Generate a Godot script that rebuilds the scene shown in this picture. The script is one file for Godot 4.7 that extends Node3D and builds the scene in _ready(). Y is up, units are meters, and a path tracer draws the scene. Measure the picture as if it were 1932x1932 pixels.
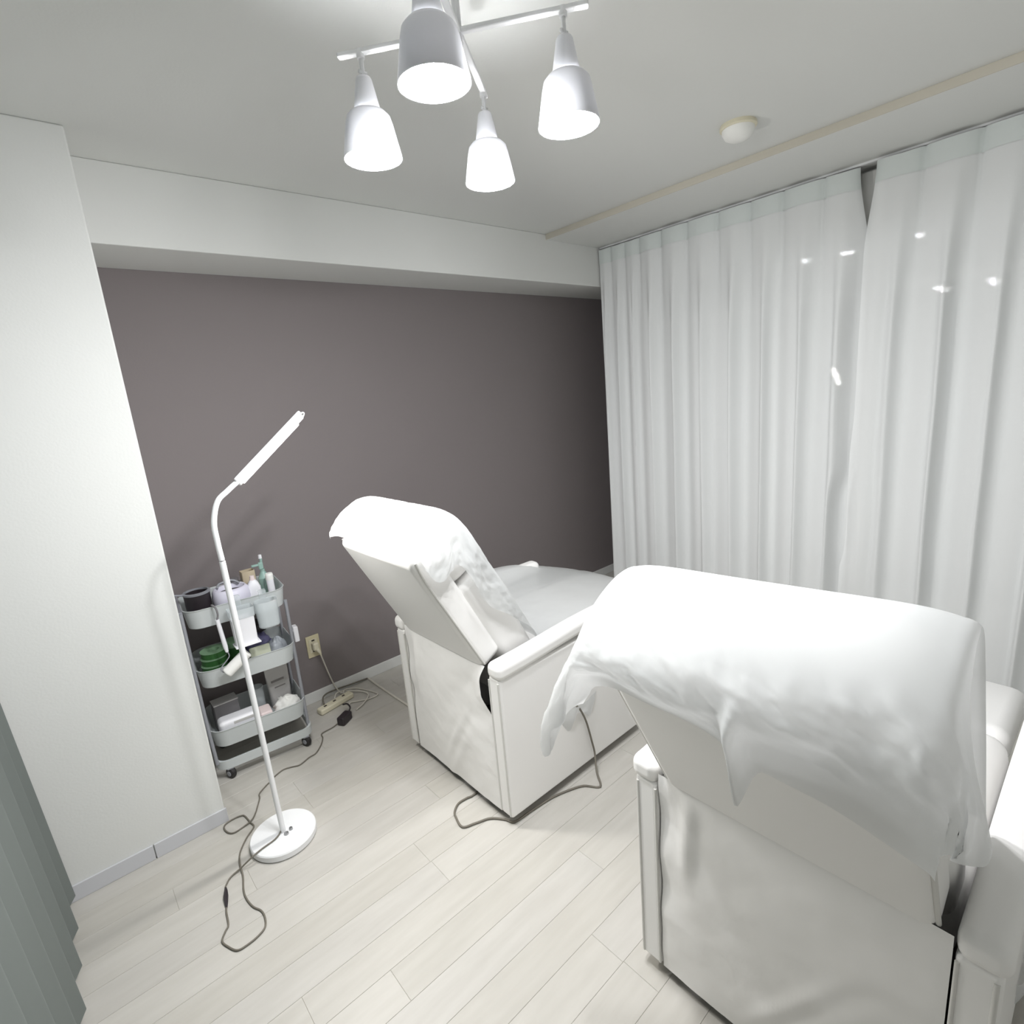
extends Node3D
# A small treatment room: two white reclining chairs under disposable sheets, a floor lamp, a trolley, a curtained window.
# x runs along the dark wall, -z towards it, y is up; units are metres.

const CEIL := 2.4
const SOFFIT := 2.37
var M := {}
var used := {}
var rng := RandomNumberGenerator.new()
var fine_noise := FastNoiseLite.new()


# ------------------------------------------------------------------ helpers
func numbered(called: String) -> String:
	used[called] = used.get(called, -1) + 1
	return called if used[called] == 0 else "%s_%03d" % [called, used[called]]

func tag(o: Node, label: String, category: String, group := "", kind := "") -> void:
	if label: o.set_meta("label", label)
	if category: o.set_meta("category", category)
	if group: o.set_meta("group", group)
	if kind: o.set_meta("kind", kind)

func thing(called: String, label: String, category: String, t := Transform3D(), group := "") -> Node3D:
	var o := Node3D.new()
	o.name = numbered(called)
	add_child(o)
	o.transform = t
	tag(o, label, category, group)
	return o

func obj(called: String, st: SurfaceTool, m: Material, parent: Node = null) -> MeshInstance3D:
	var o := MeshInstance3D.new()
	o.mesh = st.commit()
	o.material_override = m
	o.cast_shadow = GeometryInstance3D.SHADOW_CASTING_SETTING_ON
	if parent == null:
		o.name = numbered(called)
		add_child(o)
	else:
		o.name = called
		parent.add_child(o, true)
	return o

func struct(called: String, st: SurfaceTool, m: Material, label: String, parent: Node = null) -> MeshInstance3D:
	var o := obj(called, st, m, parent)
	if parent == null:
		o.set_meta("kind", "structure")
		o.set_meta("label", label)
		o.set_meta("category", called.split("_")[0])
	return o

func mb() -> SurfaceTool:
	var st := SurfaceTool.new()
	st.begin(Mesh.PRIMITIVE_TRIANGLES)
	return st

func done(st: SurfaceTool) -> SurfaceTool:
	st.generate_normals()
	return st

func tri(st: SurfaceTool, a: Vector3, b: Vector3, c: Vector3, na: Vector3, nb: Vector3, nc: Vector3) -> void:
	if (c - a).cross(b - a).dot(na + nb + nc) < 0.0:
		var t := b; b = c; c = t
		t = nb; nb = nc; nc = t
	st.set_normal(na); st.add_vertex(a)
	st.set_normal(nb); st.add_vertex(b)
	st.set_normal(nc); st.add_vertex(c)

# a box with rounded edges; n steps in each rounding, w steps along each flat
func rbox(st: SurfaceTool, c: Vector3, size: Vector3, r: float, n := 2, basis := Basis(), warp = null, w := 1) -> void:
	var h := size * 0.5
	r = minf(r, minf(h.x, minf(h.y, h.z)))
	var lines := []
	for ax in 3:
		var l: Array[float] = []
		for i in n + 1: l.append(-h[ax] + r * (1.0 - cos(0.5 * PI * i / n)) if n > 1 else -h[ax] + r * i)
		for i in range(1, w): l.append(lerpf(-h[ax] + r, h[ax] - r, float(i) / w))
		for i in n + 1: l.append(-l[n - i])
		lines.append(l)
	var inner := h - Vector3(r, r, r)
	for ax in 3:
		var b := (ax + 1) % 3
		var d := (ax + 2) % 3
		for side in [-1.0, 1.0]:
			var vs := []
			var ns := []
			for i in lines[b].size():
				for j in lines[d].size():
					var p := Vector3()
					p[ax] = side * h[ax]
					p[b] = lines[b][i]
					p[d] = lines[d][j]
					var q := p.clamp(-inner, inner)
					var dir := (p - q).normalized()
					var v := q + dir * r
					if warp != null:
						var e := 0.002
						var t1 := Vector3(); t1[b] = e
						var t2 := Vector3(); t2[d] = e
						var v0: Vector3 = warp.call(v)
						var side1 := dir.cross(Vector3.UP if absf(dir.y) < 0.9 else Vector3.RIGHT).normalized()
						var side2 := dir.cross(side1)
						var g1: Vector3 = warp.call(v + side1 * e) - v0
						var g2: Vector3 = warp.call(v + side2 * e) - v0
						var nn := g1.cross(g2).normalized()
						if nn.dot(dir) < 0.0: nn = -nn
						v = v0
						dir = nn
					vs.append(c + basis * v)
					ns.append((basis * dir).normalized())
			var m: int = lines[d].size()
			for i in lines[b].size() - 1:
				for j in m - 1:
					var k: int = i * m + j
					tri(st, vs[k], vs[k + 1], vs[k + m], ns[k], ns[k + 1], ns[k + m])
					tri(st, vs[k + 1], vs[k + m + 1], vs[k + m], ns[k + 1], ns[k + m + 1], ns[k + m])

# a plain box without rounding
func pbox(st: SurfaceTool, lo: Vector3, hi: Vector3) -> void:
	for ax in 3:
		var b := (ax + 1) % 3
		var d := (ax + 2) % 3
		for side in [0, 1]:
			var n := Vector3(); n[ax] = 1.0 if side else -1.0
			var q := []
			for k in [[0, 0], [1, 0], [1, 1], [0, 1]]:
				var p := Vector3()
				p[ax] = hi[ax] if side else lo[ax]
				p[b] = hi[b] if k[0] else lo[b]
				p[d] = hi[d] if k[1] else lo[d]
				q.append(p)
			tri(st, q[0], q[1], q[2], n, n, n)
			tri(st, q[0], q[2], q[3], n, n, n)

func lathe(st: SurfaceTool, prof: Array, seg := 24, t := Transform3D(), sharp := true) -> void:
	st.set_normal(Vector3.UP)
	for i in prof.size() - 1:
		st.set_smooth_group(i if sharp else 0)
		for k in seg:
			var a0 := TAU * k / seg
			var a1 := TAU * (k + 1) / seg
			var p: Vector2 = prof[i]
			var q: Vector2 = prof[i + 1]
			var v := [Vector3(p.x * cos(a0), p.y, p.x * sin(a0)), Vector3(p.x * cos(a1), p.y, p.x * sin(a1)), Vector3(q.x * cos(a1), q.y, q.x * sin(a1)), Vector3(q.x * cos(a0), q.y, q.x * sin(a0))]
			for j in 4: v[j] = t * v[j]
			if p.x > 0.00001:
				for j in [0, 2, 1]: st.add_vertex(v[j])
			if q.x > 0.00001:
				for j in [0, 3, 2]: st.add_vertex(v[j])

func smooth_path(pts: Array, n := 6, closed := false) -> Array:
	var out := []
	var c := pts.size()
	for i in (c if closed else c - 1):
		var p1: Vector3 = pts[i]
		var p2: Vector3 = pts[(i + 1) % c]
		var p0: Vector3 = pts[(i - 1 + c) % c] if closed or i > 0 else p1 * 2.0 - p2
		var p3: Vector3 = pts[(i + 2) % c] if closed or i + 2 < c else p2 * 2.0 - p1
		for k in n:
			out.append(p1.cubic_interpolate(p2, p0, p3, float(k) / n))
	if not closed: out.append(pts[c - 1])
	return out

func tube(st: SurfaceTool, pts: Array, r: float, seg := 8, closed := false, radii := []) -> void:
	var c := pts.size()
	var rings := []
	var side := Vector3.ZERO
	for i in c:
		var a: Vector3 = pts[(i - 1 + c) % c] if closed or i > 0 else pts[i]
		var b: Vector3 = pts[(i + 1) % c] if closed or i < c - 1 else pts[i]
		var d := (b - a).normalized()
		if side == Vector3.ZERO: side = d.cross(Vector3.UP if absf(d.y) < 0.9 else Vector3.RIGHT).normalized()
		side = (side - d * side.dot(d)).normalized()
		var up := d.cross(side)
		var ring := []
		var rr: float = radii[i] if radii.size() else r
		for k in seg: ring.append([pts[i] + (side * cos(TAU * k / seg) + up * sin(TAU * k / seg)) * rr, side * cos(TAU * k / seg) + up * sin(TAU * k / seg)])
		rings.append(ring)
	for i in (c if closed else c - 1):
		var r0: Array = rings[i]
		var r1: Array = rings[(i + 1) % c]
		for k in seg:
			var l := (k + 1) % seg
			tri(st, r0[k][0], r0[l][0], r1[k][0], r0[k][1], r0[l][1], r1[k][1])
			tri(st, r0[l][0], r1[l][0], r1[k][0], r0[l][1], r1[l][1], r1[k][1])
	if not closed:
		for e in [0, c - 1]:
			var n: Vector3 = ((pts[1] if e == 0 else pts[c - 2]) - pts[e]).normalized() * -1.0
			for k in range(1, seg - 1): tri(st, rings[e][0][0], rings[e][k][0], rings[e][k + 1][0], n, n, n)

# a cloth: f(u, v) -> Vector3 over 0..1 x 0..1
func sheet(st: SurfaceTool, f: Callable, nu: int, nv: int) -> void:
	st.set_normal(Vector3.UP)
	st.set_smooth_group(0)
	var p := []
	for i in nu + 1:
		for j in nv + 1: p.append(f.call(float(i) / nu, float(j) / nv))
	for i in nu:
		for j in nv:
			var k := i * (nv + 1) + j
			for q in [k, k + 1, k + nv + 1, k + 1, k + nv + 2, k + nv + 1]: st.add_vertex(p[q])

func rr_outline(w: float, d: float, r: float, n := 6) -> Array:
	var out := []
	for q in 4:
		var cx := (w * 0.5 - r) * (1.0 if q in [0, 3] else -1.0)
		var cz := (d * 0.5 - r) * (1.0 if q in [0, 1] else -1.0)
		for i in n + 1:
			var a := 0.5 * PI * (q + float(i) / n)
			out.append(Vector2(cx + r * cos(a), cz + r * sin(a)))
	return out

# a stack of rounded rectangles [y, width, depth, corner]: boxes, trays, bottles and bags
func loft(st: SurfaceTool, rows: Array, t := Transform3D(), caps := true, n := 6, sharp := true) -> void:
	var rings := []
	st.set_normal(Vector3.UP)
	for row in rows:
		var ring := []
		for p in rr_outline(row[1], row[2], row[3], n): ring.append(t * Vector3(p.x, row[0], p.y))
		rings.append(ring)
	var c: int = rings[0].size()
	for i in rings.size() - 1:
		st.set_smooth_group(i if sharp else 0)
		for k in c:
			var l := (k + 1) % c
			for v in [rings[i][k], rings[i + 1][k], rings[i][l], rings[i][l], rings[i + 1][k], rings[i + 1][l]]: st.add_vertex(v)
	if caps:
		for e in [0, rings.size() - 1]:
			st.set_smooth_group(90 + e)
			var y: float = rows[e][0]
			var m: Vector3 = t * Vector3(0, y, 0)
			for k in c:
				var a: Vector3 = rings[e][k]
				var b: Vector3 = rings[e][(k + 1) % c]
				for v in ([m, a, b] if e == 0 else [m, b, a]): st.add_vertex(v)

func mat(called: String, c: Color, rough := 0.6, spec := 0.5, metal := 0.0) -> StandardMaterial3D:
	var m := StandardMaterial3D.new()
	m.resource_name = called
	m.albedo_color = c
	m.roughness = rough
	m.metallic_specular = spec
	m.metallic = metal
	m.cull_mode = BaseMaterial3D.CULL_DISABLED
	M[called] = m
	return m

func noise_tex(freq: float, lo: Color, hi: Color, seed_: int, normal := false, octaves := 4, size := 256) -> NoiseTexture2D:
	var n := FastNoiseLite.new()
	n.seed = seed_
	n.noise_type = FastNoiseLite.TYPE_SIMPLEX_SMOOTH
	n.frequency = freq
	n.fractal_octaves = octaves
	var t := NoiseTexture2D.new()
	t.width = size
	t.height = size
	t.seamless = true
	t.noise = n
	if normal:
		t.as_normal_map = true
		t.bump_strength = 2.0
	else:
		var g := Gradient.new()
		g.set_color(0, lo)
		g.set_color(1, hi)
		t.color_ramp = g
	return t

func c8(r: int, g: int, b: int, a := 1.0) -> Color:
	return Color(r / 255.0, g / 255.0, b / 255.0, a)


# ------------------------------------------------------------------ the scene
func _ready() -> void:
	rng.seed = 7
	fine_noise.seed = 3
	fine_noise.frequency = 1.0
	make_view()
	make_materials()
	make_room()
	make_window()
	make_ceiling_lamp()
	make_recliners()
	make_floor_lamp()
	make_trolley()
	make_wall_things()


func make_view() -> void:
	var cam := Camera3D.new()
	cam.name = "camera"
	add_child(cam)
	var yaw := deg_to_rad(40.4585)
	var pitch := deg_to_rad(12.6597)
	var roll := deg_to_rad(-4.98816)
	var fw := Vector3(sin(yaw) * cos(pitch), -sin(pitch), -cos(yaw) * cos(pitch))
	var r := Vector3(cos(yaw), 0, sin(yaw))
	var u := r.cross(fw)
	var r2 := r * cos(roll) + u * sin(roll)
	var u2 := r * -sin(roll) + u * cos(roll)
	cam.transform = Transform3D(Basis(r2, u2, -fw), Vector3(0, 1.535, 0))
	cam.fov = rad_to_deg(2.0 * atan(966.0 / 1020.14))
	cam.near = 0.05
	cam.current = true
	var we := WorldEnvironment.new()
	we.name = "environment"
	var e := Environment.new()
	e.background_mode = Environment.BG_COLOR
	e.background_color = Color(0.012, 0.013, 0.016)
	e.tonemap_mode = Environment.TONE_MAPPER_LINEAR
	e.tonemap_exposure = 0.84
	e.sdfgi_enabled = true
	e.ssao_enabled = true
	e.ssil_enabled = true
	we.environment = e
	add_child(we)


func make_materials() -> void:
	var m := mat("white wallpaper", c8(225, 226, 223), 0.85, 0.3)
	m.heightmap_enabled = true
	m.heightmap_texture = noise_tex(0.09, Color.BLACK, Color.WHITE, 11)
	m.heightmap_scale = 0.015
	m.uv1_triplanar = true
	m.uv1_world_triplanar = true
	m.uv1_scale = Vector3(4, 4, 4)
	mat("shaded edge strip", c8(206, 201, 188), 0.7, 0.3)  # darker beige that paints the shade on the ceiling step
	m = mat("taupe wallpaper", c8(130, 123, 123), 0.7, 0.4)
	m.heightmap_enabled = true
	m.heightmap_texture = noise_tex(0.09, Color.BLACK, Color.WHITE, 12)
	m.heightmap_scale = 0.015
	m.uv1_triplanar = true
	m.uv1_world_triplanar = true
	m.uv1_scale = Vector3(4, 4, 4)
	mat("baseboard vinyl", c8(205, 206, 210), 0.5)
	mat("white trim", c8(225, 226, 224), 0.55)
	for i in 4:
		var t := [Color(0.736, 0.723, 0.694), Color(0.727, 0.714, 0.684), Color(0.745, 0.733, 0.706), Color(0.733, 0.721, 0.696)][i] as Color
		m = mat("pale plank %d" % i, Color.WHITE, 0.42, 0.45)
		m.albedo_texture = noise_tex(0.012, t.darkened(0.022), t.lightened(0.09), 20 + i, false, 5, 512)
		m.uv1_triplanar = true
		m.uv1_world_triplanar = true
		m.uv1_scale = Vector3(0.45, 1, 3.2)
		m.uv1_offset = Vector3(0.21 * i, 0, 0.37 * i)
	mat("plank joint", c8(186, 181, 170), 0.8)
	m = mat("white leatherette", c8(243, 242, 240), 0.42, 0.5)
	m.heightmap_enabled = true
	m.heightmap_texture = noise_tex(0.25, Color.BLACK, Color.WHITE, 31, false, 2)
	m.heightmap_scale = 0.008
	m.uv1_triplanar = true
	m.uv1_scale = Vector3(14, 14, 14)
	mat("white piping", c8(214, 213, 209), 0.5)
	mat("dark frame", c8(58, 52, 46), 0.7)  # on the chair base this dark also stands for shade
	m = mat("nonwoven sheet", c8(208, 211, 211, 0.90), 0.85, 0.3)
	m.transparency = BaseMaterial3D.TRANSPARENCY_ALPHA
	m.backlight_enabled = true
	m.backlight = Color(1.0, 1.0, 1.0)
	m = mat("sheer curtain", c8(248, 250, 250, 0.84), 0.8, 0.2)
	m.transparency = BaseMaterial3D.TRANSPARENCY_ALPHA
	m.backlight_enabled = true
	m.backlight = Color(0.2, 0.2, 0.2)
	mat("curtain header", c8(222, 228, 226), 0.9, 0.2)
	m = mat("blackout curtain", c8(110, 116, 113), 0.85, 0.3)
	m.rim_enabled = true
	m.rim = 0.3
	m = mat("window glass", Color(0.9, 0.95, 0.95, 0.08), 0.02, 0.5)
	m.transparency = BaseMaterial3D.TRANSPARENCY_ALPHA
	mat("window frame", c8(214, 214, 210), 0.4)
	mat("white metal", c8(236, 237, 238), 0.35, 0.5)
	m = mat("white lamp shade", c8(232, 233, 237), 0.4, 0.5)
	m.backlight_enabled = true
	m.backlight = Color(0.20, 0.20, 0.205)
	mat("nickel", c8(170, 170, 172), 0.3, 0.5, 0.8)
	m = mat("lit bulb", Color.WHITE, 0.5)
	m.emission_enabled = true
	m.emission = Color(1, 1, 1)
	m.emission_energy_multiplier = 60.0
	m = mat("lit diffuser", Color.WHITE, 0.5)
	m.emission_enabled = true
	m.emission = Color(1.0, 0.99, 0.97)
	m.emission_energy_multiplier = 6.0
	mat("cream plastic", c8(226, 220, 196), 0.5)
	mat("ivory plastic", c8(214, 205, 172), 0.5)
	mat("trolley steel", c8(198, 203, 203), 0.4, 0.5)
	mat("trolley tube", c8(150, 152, 158), 0.4, 0.5)
	mat("black rubber", c8(38, 36, 36), 0.6)
	mat("black plastic", c8(44, 38, 42), 0.4)
	mat("grey cord", c8(112, 107, 97), 0.6)
	mat("white cord", c8(212, 208, 198), 0.6)
	mat("white plastic", c8(238, 238, 242), 0.4)
	mat("lilac white plastic", c8(220, 218, 232), 0.4)
	mat("beige card", c8(198, 184, 158), 0.8)
	mat("leaf green", c8(52, 104, 48), 0.6)
	mat("pale green", c8(140, 176, 140), 0.6)
	m = mat("green liquid bottle", c8(170, 205, 195, 0.7), 0.35)
	m.transparency = BaseMaterial3D.TRANSPARENCY_ALPHA
	m = mat("clear plastic", c8(225, 232, 234, 0.35), 0.3)
	m.transparency = BaseMaterial3D.TRANSPARENCY_ALPHA
	m = mat("violet film", c8(104, 102, 138, 0.85), 0.3)
	m.transparency = BaseMaterial3D.TRANSPARENCY_ALPHA
	m = mat("clear film", c8(200, 206, 214, 0.5), 0.3)
	m.transparency = BaseMaterial3D.TRANSPARENCY_ALPHA
	mat("grey card", c8(120, 118, 120), 0.8)
	mat("straw packet", c8(196, 200, 178), 0.7)
	mat("paper", c8(242, 242, 238), 0.9)
	mat("pouch silver", c8(196, 194, 192), 0.5)
	mat("print grey", c8(140, 136, 134), 0.8)
	mat("sticker pink", c8(232, 216, 214), 0.7)
	mat("sticker dark", c8(96, 104, 96), 0.7)
	m = mat("smoked glass", c8(70, 80, 80, 0.6), 0.2)
	m.transparency = BaseMaterial3D.TRANSPARENCY_ALPHA


const DARK_Z := -2.74
const BEAM_Z := -2.385
const PILLAR_Z := -2.165
const LEFT_X := -1.4
const RIGHT_X := 3.1
const FRONT_Z := 1.5

func make_room() -> void:
	# floor of planks 0.11 m wide that run along x
	var st := mb()
	pbox(st, Vector3(LEFT_X - 0.1, -0.1, DARK_Z - 0.1), Vector3(RIGHT_X + 0.64, -0.0014, FRONT_Z + 0.1))
	var fl := struct("floor", st, M["plank joint"], "pale whitewashed wooden plank floor")
	var z := DARK_Z
	var row := 0
	var starts := [0.333, -0.153, 0.054, 0.71, -0.42, 0.52]
	while z < FRONT_Z:
		var z1 := minf(z + 0.1102, FRONT_Z)
		var x: float = LEFT_X
		var end := RIGHT_X + 0.54 if z < BEAM_Z else RIGHT_X
		var cut: float = starts[row % 6] + (0.0 if row < 6 else 0.19 * ((row / 6) % 4))
		while cut > LEFT_X + 0.3: cut -= 1.38
		cut += 1.38
		while x < end:
			var x1 := minf(cut, end)
			if end - x1 < 0.12: x1 = end
			st = mb()
			plank(st, Vector3(x + 0.0003, -0.0014, z + 0.0003), Vector3(x1 - 0.0003, 0.0, z1 - 0.0003))
			obj("plank", st, M["pale plank %d" % rng.randi_range(0, 3)], fl)
			x = x1
			cut += 1.38
		z = z1
		row += 1
	# ceiling and the lowered strip along the window
	st = mb()
	pbox(st, Vector3(LEFT_X - 0.1, CEIL, DARK_Z - 0.1), Vector3(RIGHT_X + 0.64, CEIL + 0.1, FRONT_Z + 0.1))
	struct("ceiling", st, M["white wallpaper"], "white papered ceiling")
	st = mb()
	rbox(st, Vector3((2.478 + RIGHT_X) * 0.5, (SOFFIT + CEIL) * 0.5, (BEAM_Z + FRONT_Z) * 0.5), Vector3(RIGHT_X - 2.478, CEIL - SOFFIT, FRONT_Z - BEAM_Z), 0.003)
	var so := struct("trim_1", st, M["white wallpaper"], "lowered white ceiling strip above the sheer curtains")
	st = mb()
	rbox(st, Vector3(2.476, (SOFFIT + CEIL) * 0.5, (BEAM_Z + FRONT_Z) * 0.5), Vector3(0.006, CEIL - SOFFIT, FRONT_Z - BEAM_Z), 0.001, 1)  # step face: its shading is put into a darker colour
	struct("edge_shade", st, M["shaded edge strip"], "", so)
	# walls
	st = mb()
	pbox(st, Vector3(0.0, -0.05, DARK_Z - 0.1), Vector3(RIGHT_X + 0.64, CEIL, DARK_Z))
	struct("wall_back", st, M["taupe wallpaper"], "dark taupe accent wall in the niche")
	st = mb()
	rbox(st, Vector3((0.258 + LEFT_X) * 0.5, CEIL * 0.5, (PILLAR_Z + DARK_Z) * 0.5), Vector3(0.258 - LEFT_X, CEIL, PILLAR_Z - DARK_Z), 0.006)
	struct("wall_left", st, M["white wallpaper"], "white papered wall beside the niche")
	st = mb()
	rbox(st, Vector3((0.25 + RIGHT_X + 0.54) * 0.5 , (2.137 + CEIL) * 0.5, (BEAM_Z + DARK_Z) * 0.5), Vector3(RIGHT_X + 0.29, CEIL - 2.137, BEAM_Z - DARK_Z), 0.004)
	struct("trim_2", st, M["white wallpaper"], "white beam above the dark niche wall")
	st = mb()
	pbox(st, Vector3(LEFT_X - 0.1, -0.05, DARK_Z), Vector3(LEFT_X, CEIL, FRONT_Z))
	struct("wall_side", st, M["white wallpaper"], "white wall beyond the grey curtain")
	st = mb()
	pbox(st, Vector3(LEFT_X - 0.1, -0.05, FRONT_Z), Vector3(RIGHT_X + 0.2, CEIL, FRONT_Z + 0.1))
	struct("wall_front", st, M["white wallpaper"], "white wall behind the viewer")
	# baseboards
	st = mb()
	rbox(st, Vector3((0.258 + RIGHT_X + 0.4) * 0.5, 0.03, DARK_Z + 0.004), Vector3(RIGHT_X + 0.4 - 0.258, 0.06, 0.008), 0.002, 1)
	struct("baseboard_back", st, M["white trim"], "white baseboard under the dark wall")
	st = mb()
	rbox(st, Vector3((LEFT_X + 0.0185) * 0.5, 0.029, PILLAR_Z + 0.004), Vector3(0.0185 - LEFT_X, 0.058, 0.008), 0.002, 1)
	rbox(st, Vector3((0.0215 + 0.262) * 0.5, 0.029, PILLAR_Z + 0.004), Vector3(0.262 - 0.0215, 0.058, 0.008), 0.002, 1)
	struct("baseboard_left", st, M["baseboard vinyl"], "grey vinyl baseboard under the white wall")
	# smoke detector
	var d := thing("smoke_detector", "small round cream smoke detector on the ceiling", "detector", Transform3D(Basis(), Vector3(2.14, CEIL, -1.065)))
	st = mb()
	lathe(st, [Vector2(0, 0), Vector2(0.062, 0), Vector2(0.064, -0.012), Vector2(0.060, -0.016), Vector2(0.0, -0.016)], 36)
	obj("base", done(st), M["cream plastic"], d)
	st = mb()
	lathe(st, [Vector2(0.056, -0.014), Vector2(0.055, -0.026), Vector2(0.046, -0.042), Vector2(0.028, -0.052), Vector2(0.0, -0.055)], 36, Transform3D(), false)
	obj("dome", done(st), M["paper"], d)
	# the grey-green curtain at the doorway
	var gc := thing("doorway_curtain", "heavy grey green pleated curtain hanging to the floor", "curtain", Transform3D())
	st = mb()
	sheet(st, func(u: float, v: float) -> Vector3:
		var zz := lerpf(-2.150, -0.75, v)
		var y := lerpf(2.33, 0.028, u)
		var ph := (zz + 2.150) / 0.158 + 0.5
		var fr := ph - floorf(ph)
		var amp := lerpf(0.020, 0.030, u)
		var fold := pow(absf(sin(PI * fr)), 0.75)
		return Vector3(-0.246 - 0.075 * (1.0 - u) + amp * 1.25 * fold, y, zz + 0.018 * sin(TAU * fr)), 20, 160)
	obj("cloth", done(st), M["blackout curtain"], gc)
	st = mb()
	tube(st, [Vector3(-0.31, 2.35, -2.16), Vector3(-0.31, 2.35, 1.45)], 0.012)
	tube(st, [Vector3(-0.31, 2.35, -1.9), Vector3(-0.31, 2.40, -1.9)], 0.006)
	obj("rail", st, M["white metal"], gc)

func plank(st: SurfaceTool, lo: Vector3, hi: Vector3) -> void:
	var c := 0.0006
	var b := [Vector3(lo.x, hi.y - c, lo.z), Vector3(hi.x, hi.y - c, lo.z), Vector3(hi.x, hi.y - c, hi.z), Vector3(lo.x, hi.y - c, hi.z)]
	var t := [Vector3(lo.x + c, hi.y, lo.z + c), Vector3(hi.x - c, hi.y, lo.z + c), Vector3(hi.x - c, hi.y, hi.z - c), Vector3(lo.x + c, hi.y, hi.z - c)]
	tri(st, t[0], t[1], t[2], Vector3.UP, Vector3.UP, Vector3.UP)
	tri(st, t[0], t[2], t[3], Vector3.UP, Vector3.UP, Vector3.UP)
	var ns := [Vector3(0, 1, -1), Vector3(1, 1, 0), Vector3(0, 1, 1), Vector3(-1, 1, 0)]
	for i in 4:
		var j := (i + 1) % 4
		var n: Vector3 = ns[i].normalized()
		tri(st, b[i], b[j], t[j], n, n, n)
		tri(st, b[i], t[j], t[i], n, n, n)
		var q: Vector3 = Vector3(n.x, 0, n.z).normalized()
		var e0: Vector3 = Vector3(b[i].x, lo.y, b[i].z)
		var e1: Vector3 = Vector3(b[j].x, lo.y, b[j].z)
		tri(st, e0, e1, b[j], q, q, q)
		tri(st, e0, b[j], b[i], q, q, q)


# ------------------------------------------------------------------ window and sheer curtains
func make_window() -> void:
	# wall with an opening z -2.15..0.35, y 0.35..2.2
	var st := mb()
	var zs := [BEAM_Z, -2.15, 0.35, FRONT_Z]
	pbox(st, Vector3(RIGHT_X, -0.05, zs[0]), Vector3(RIGHT_X + 0.14, CEIL, zs[1]))
	pbox(st, Vector3(RIGHT_X + 0.54, -0.05, DARK_Z - 0.1), Vector3(RIGHT_X + 0.64, CEIL, BEAM_Z))
	pbox(st, Vector3(RIGHT_X, -0.05, zs[2]), Vector3(RIGHT_X + 0.14, CEIL, zs[3]))
	pbox(st, Vector3(RIGHT_X, -0.05, zs[1]), Vector3(RIGHT_X + 0.14, 0.35, zs[2]))
	pbox(st, Vector3(RIGHT_X, 2.14, zs[1]), Vector3(RIGHT_X + 0.14, CEIL, zs[2]))
	struct("wall_right", st, M["white wallpaper"], "white window wall behind the sheer curtains")
	st = mb()
	for y in [0.37, 1.86, 2.12]: rbox(st, Vector3(RIGHT_X + 0.07, y, -0.9), Vector3(0.06, 0.04, 2.5), 0.004, 1)
	for zz in [-2.13, -1.35, -0.94, -0.12, 0.33]: rbox(st, Vector3(RIGHT_X + 0.07, 1.245, zz), Vector3(0.06, 1.79, 0.045), 0.004, 1)
	rbox(st, Vector3(RIGHT_X - 0.02, 1.30, -0.885), Vector3(0.10, 2.10, 0.10), 0.006, 1)  # added post, placed to catch light and whiten the curtain gap
	var w := struct("window_1", st, M["window frame"], "night window with white frame behind the sheer curtains")
	var zz := [-2.13, -1.35, -0.94, -0.12, 0.33]
	for i in 4:
		st = mb()
		rbox(st, Vector3(RIGHT_X + 0.07, 1.115, (zz[i] + zz[i + 1]) * 0.5), Vector3(0.006, 1.46, zz[i + 1] - zz[i] - 0.04), 0.001, 1)
		obj("pane", st, M["window glass"], w)
	# added glass panes, tilted only to mirror the lamps through the curtain
	for a in [[-1.145, 0.37, 11.4, -4.8], [-0.53, 0.78, 5.3, -5.0]]:
		st = mb()
		var b := Basis(Vector3.UP, deg_to_rad(a[2])) * Basis(Vector3.BACK, deg_to_rad(-a[3]))
		rbox(st, Vector3(RIGHT_X + 0.02, 2.02, a[0]), Vector3(0.006, 0.28, a[1]), 0.001, 1, b)
		obj("lamp_mirror_pane", st, M["window glass"], w)
	# curtain rail
	st = mb()
	rbox(st, Vector3(2.965, 2.366, -1.0), Vector3(0.022, 0.010, 2.76), 0.002, 1)
	var rail := obj("curtain_rail", st, M["white metal"])
	tag(rail, "thin white curtain rail under the lowered ceiling strip", "rail")
	var left_pleats := [-2.40, -2.292, -2.185, -2.078, -1.928, -1.758, -1.577, -1.402, -1.239, -1.057, -0.918]
	var right_pleats := [-0.849, -0.681, -0.498, -0.32, -0.14, 0.04, 0.21, 0.38]
	sheer("long white sheer curtain panel hanging beside the dark wall", left_pleats, 1)
	sheer("white sheer curtain panel hanging behind the chair with crumpled sheet", right_pleats, -1)

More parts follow.
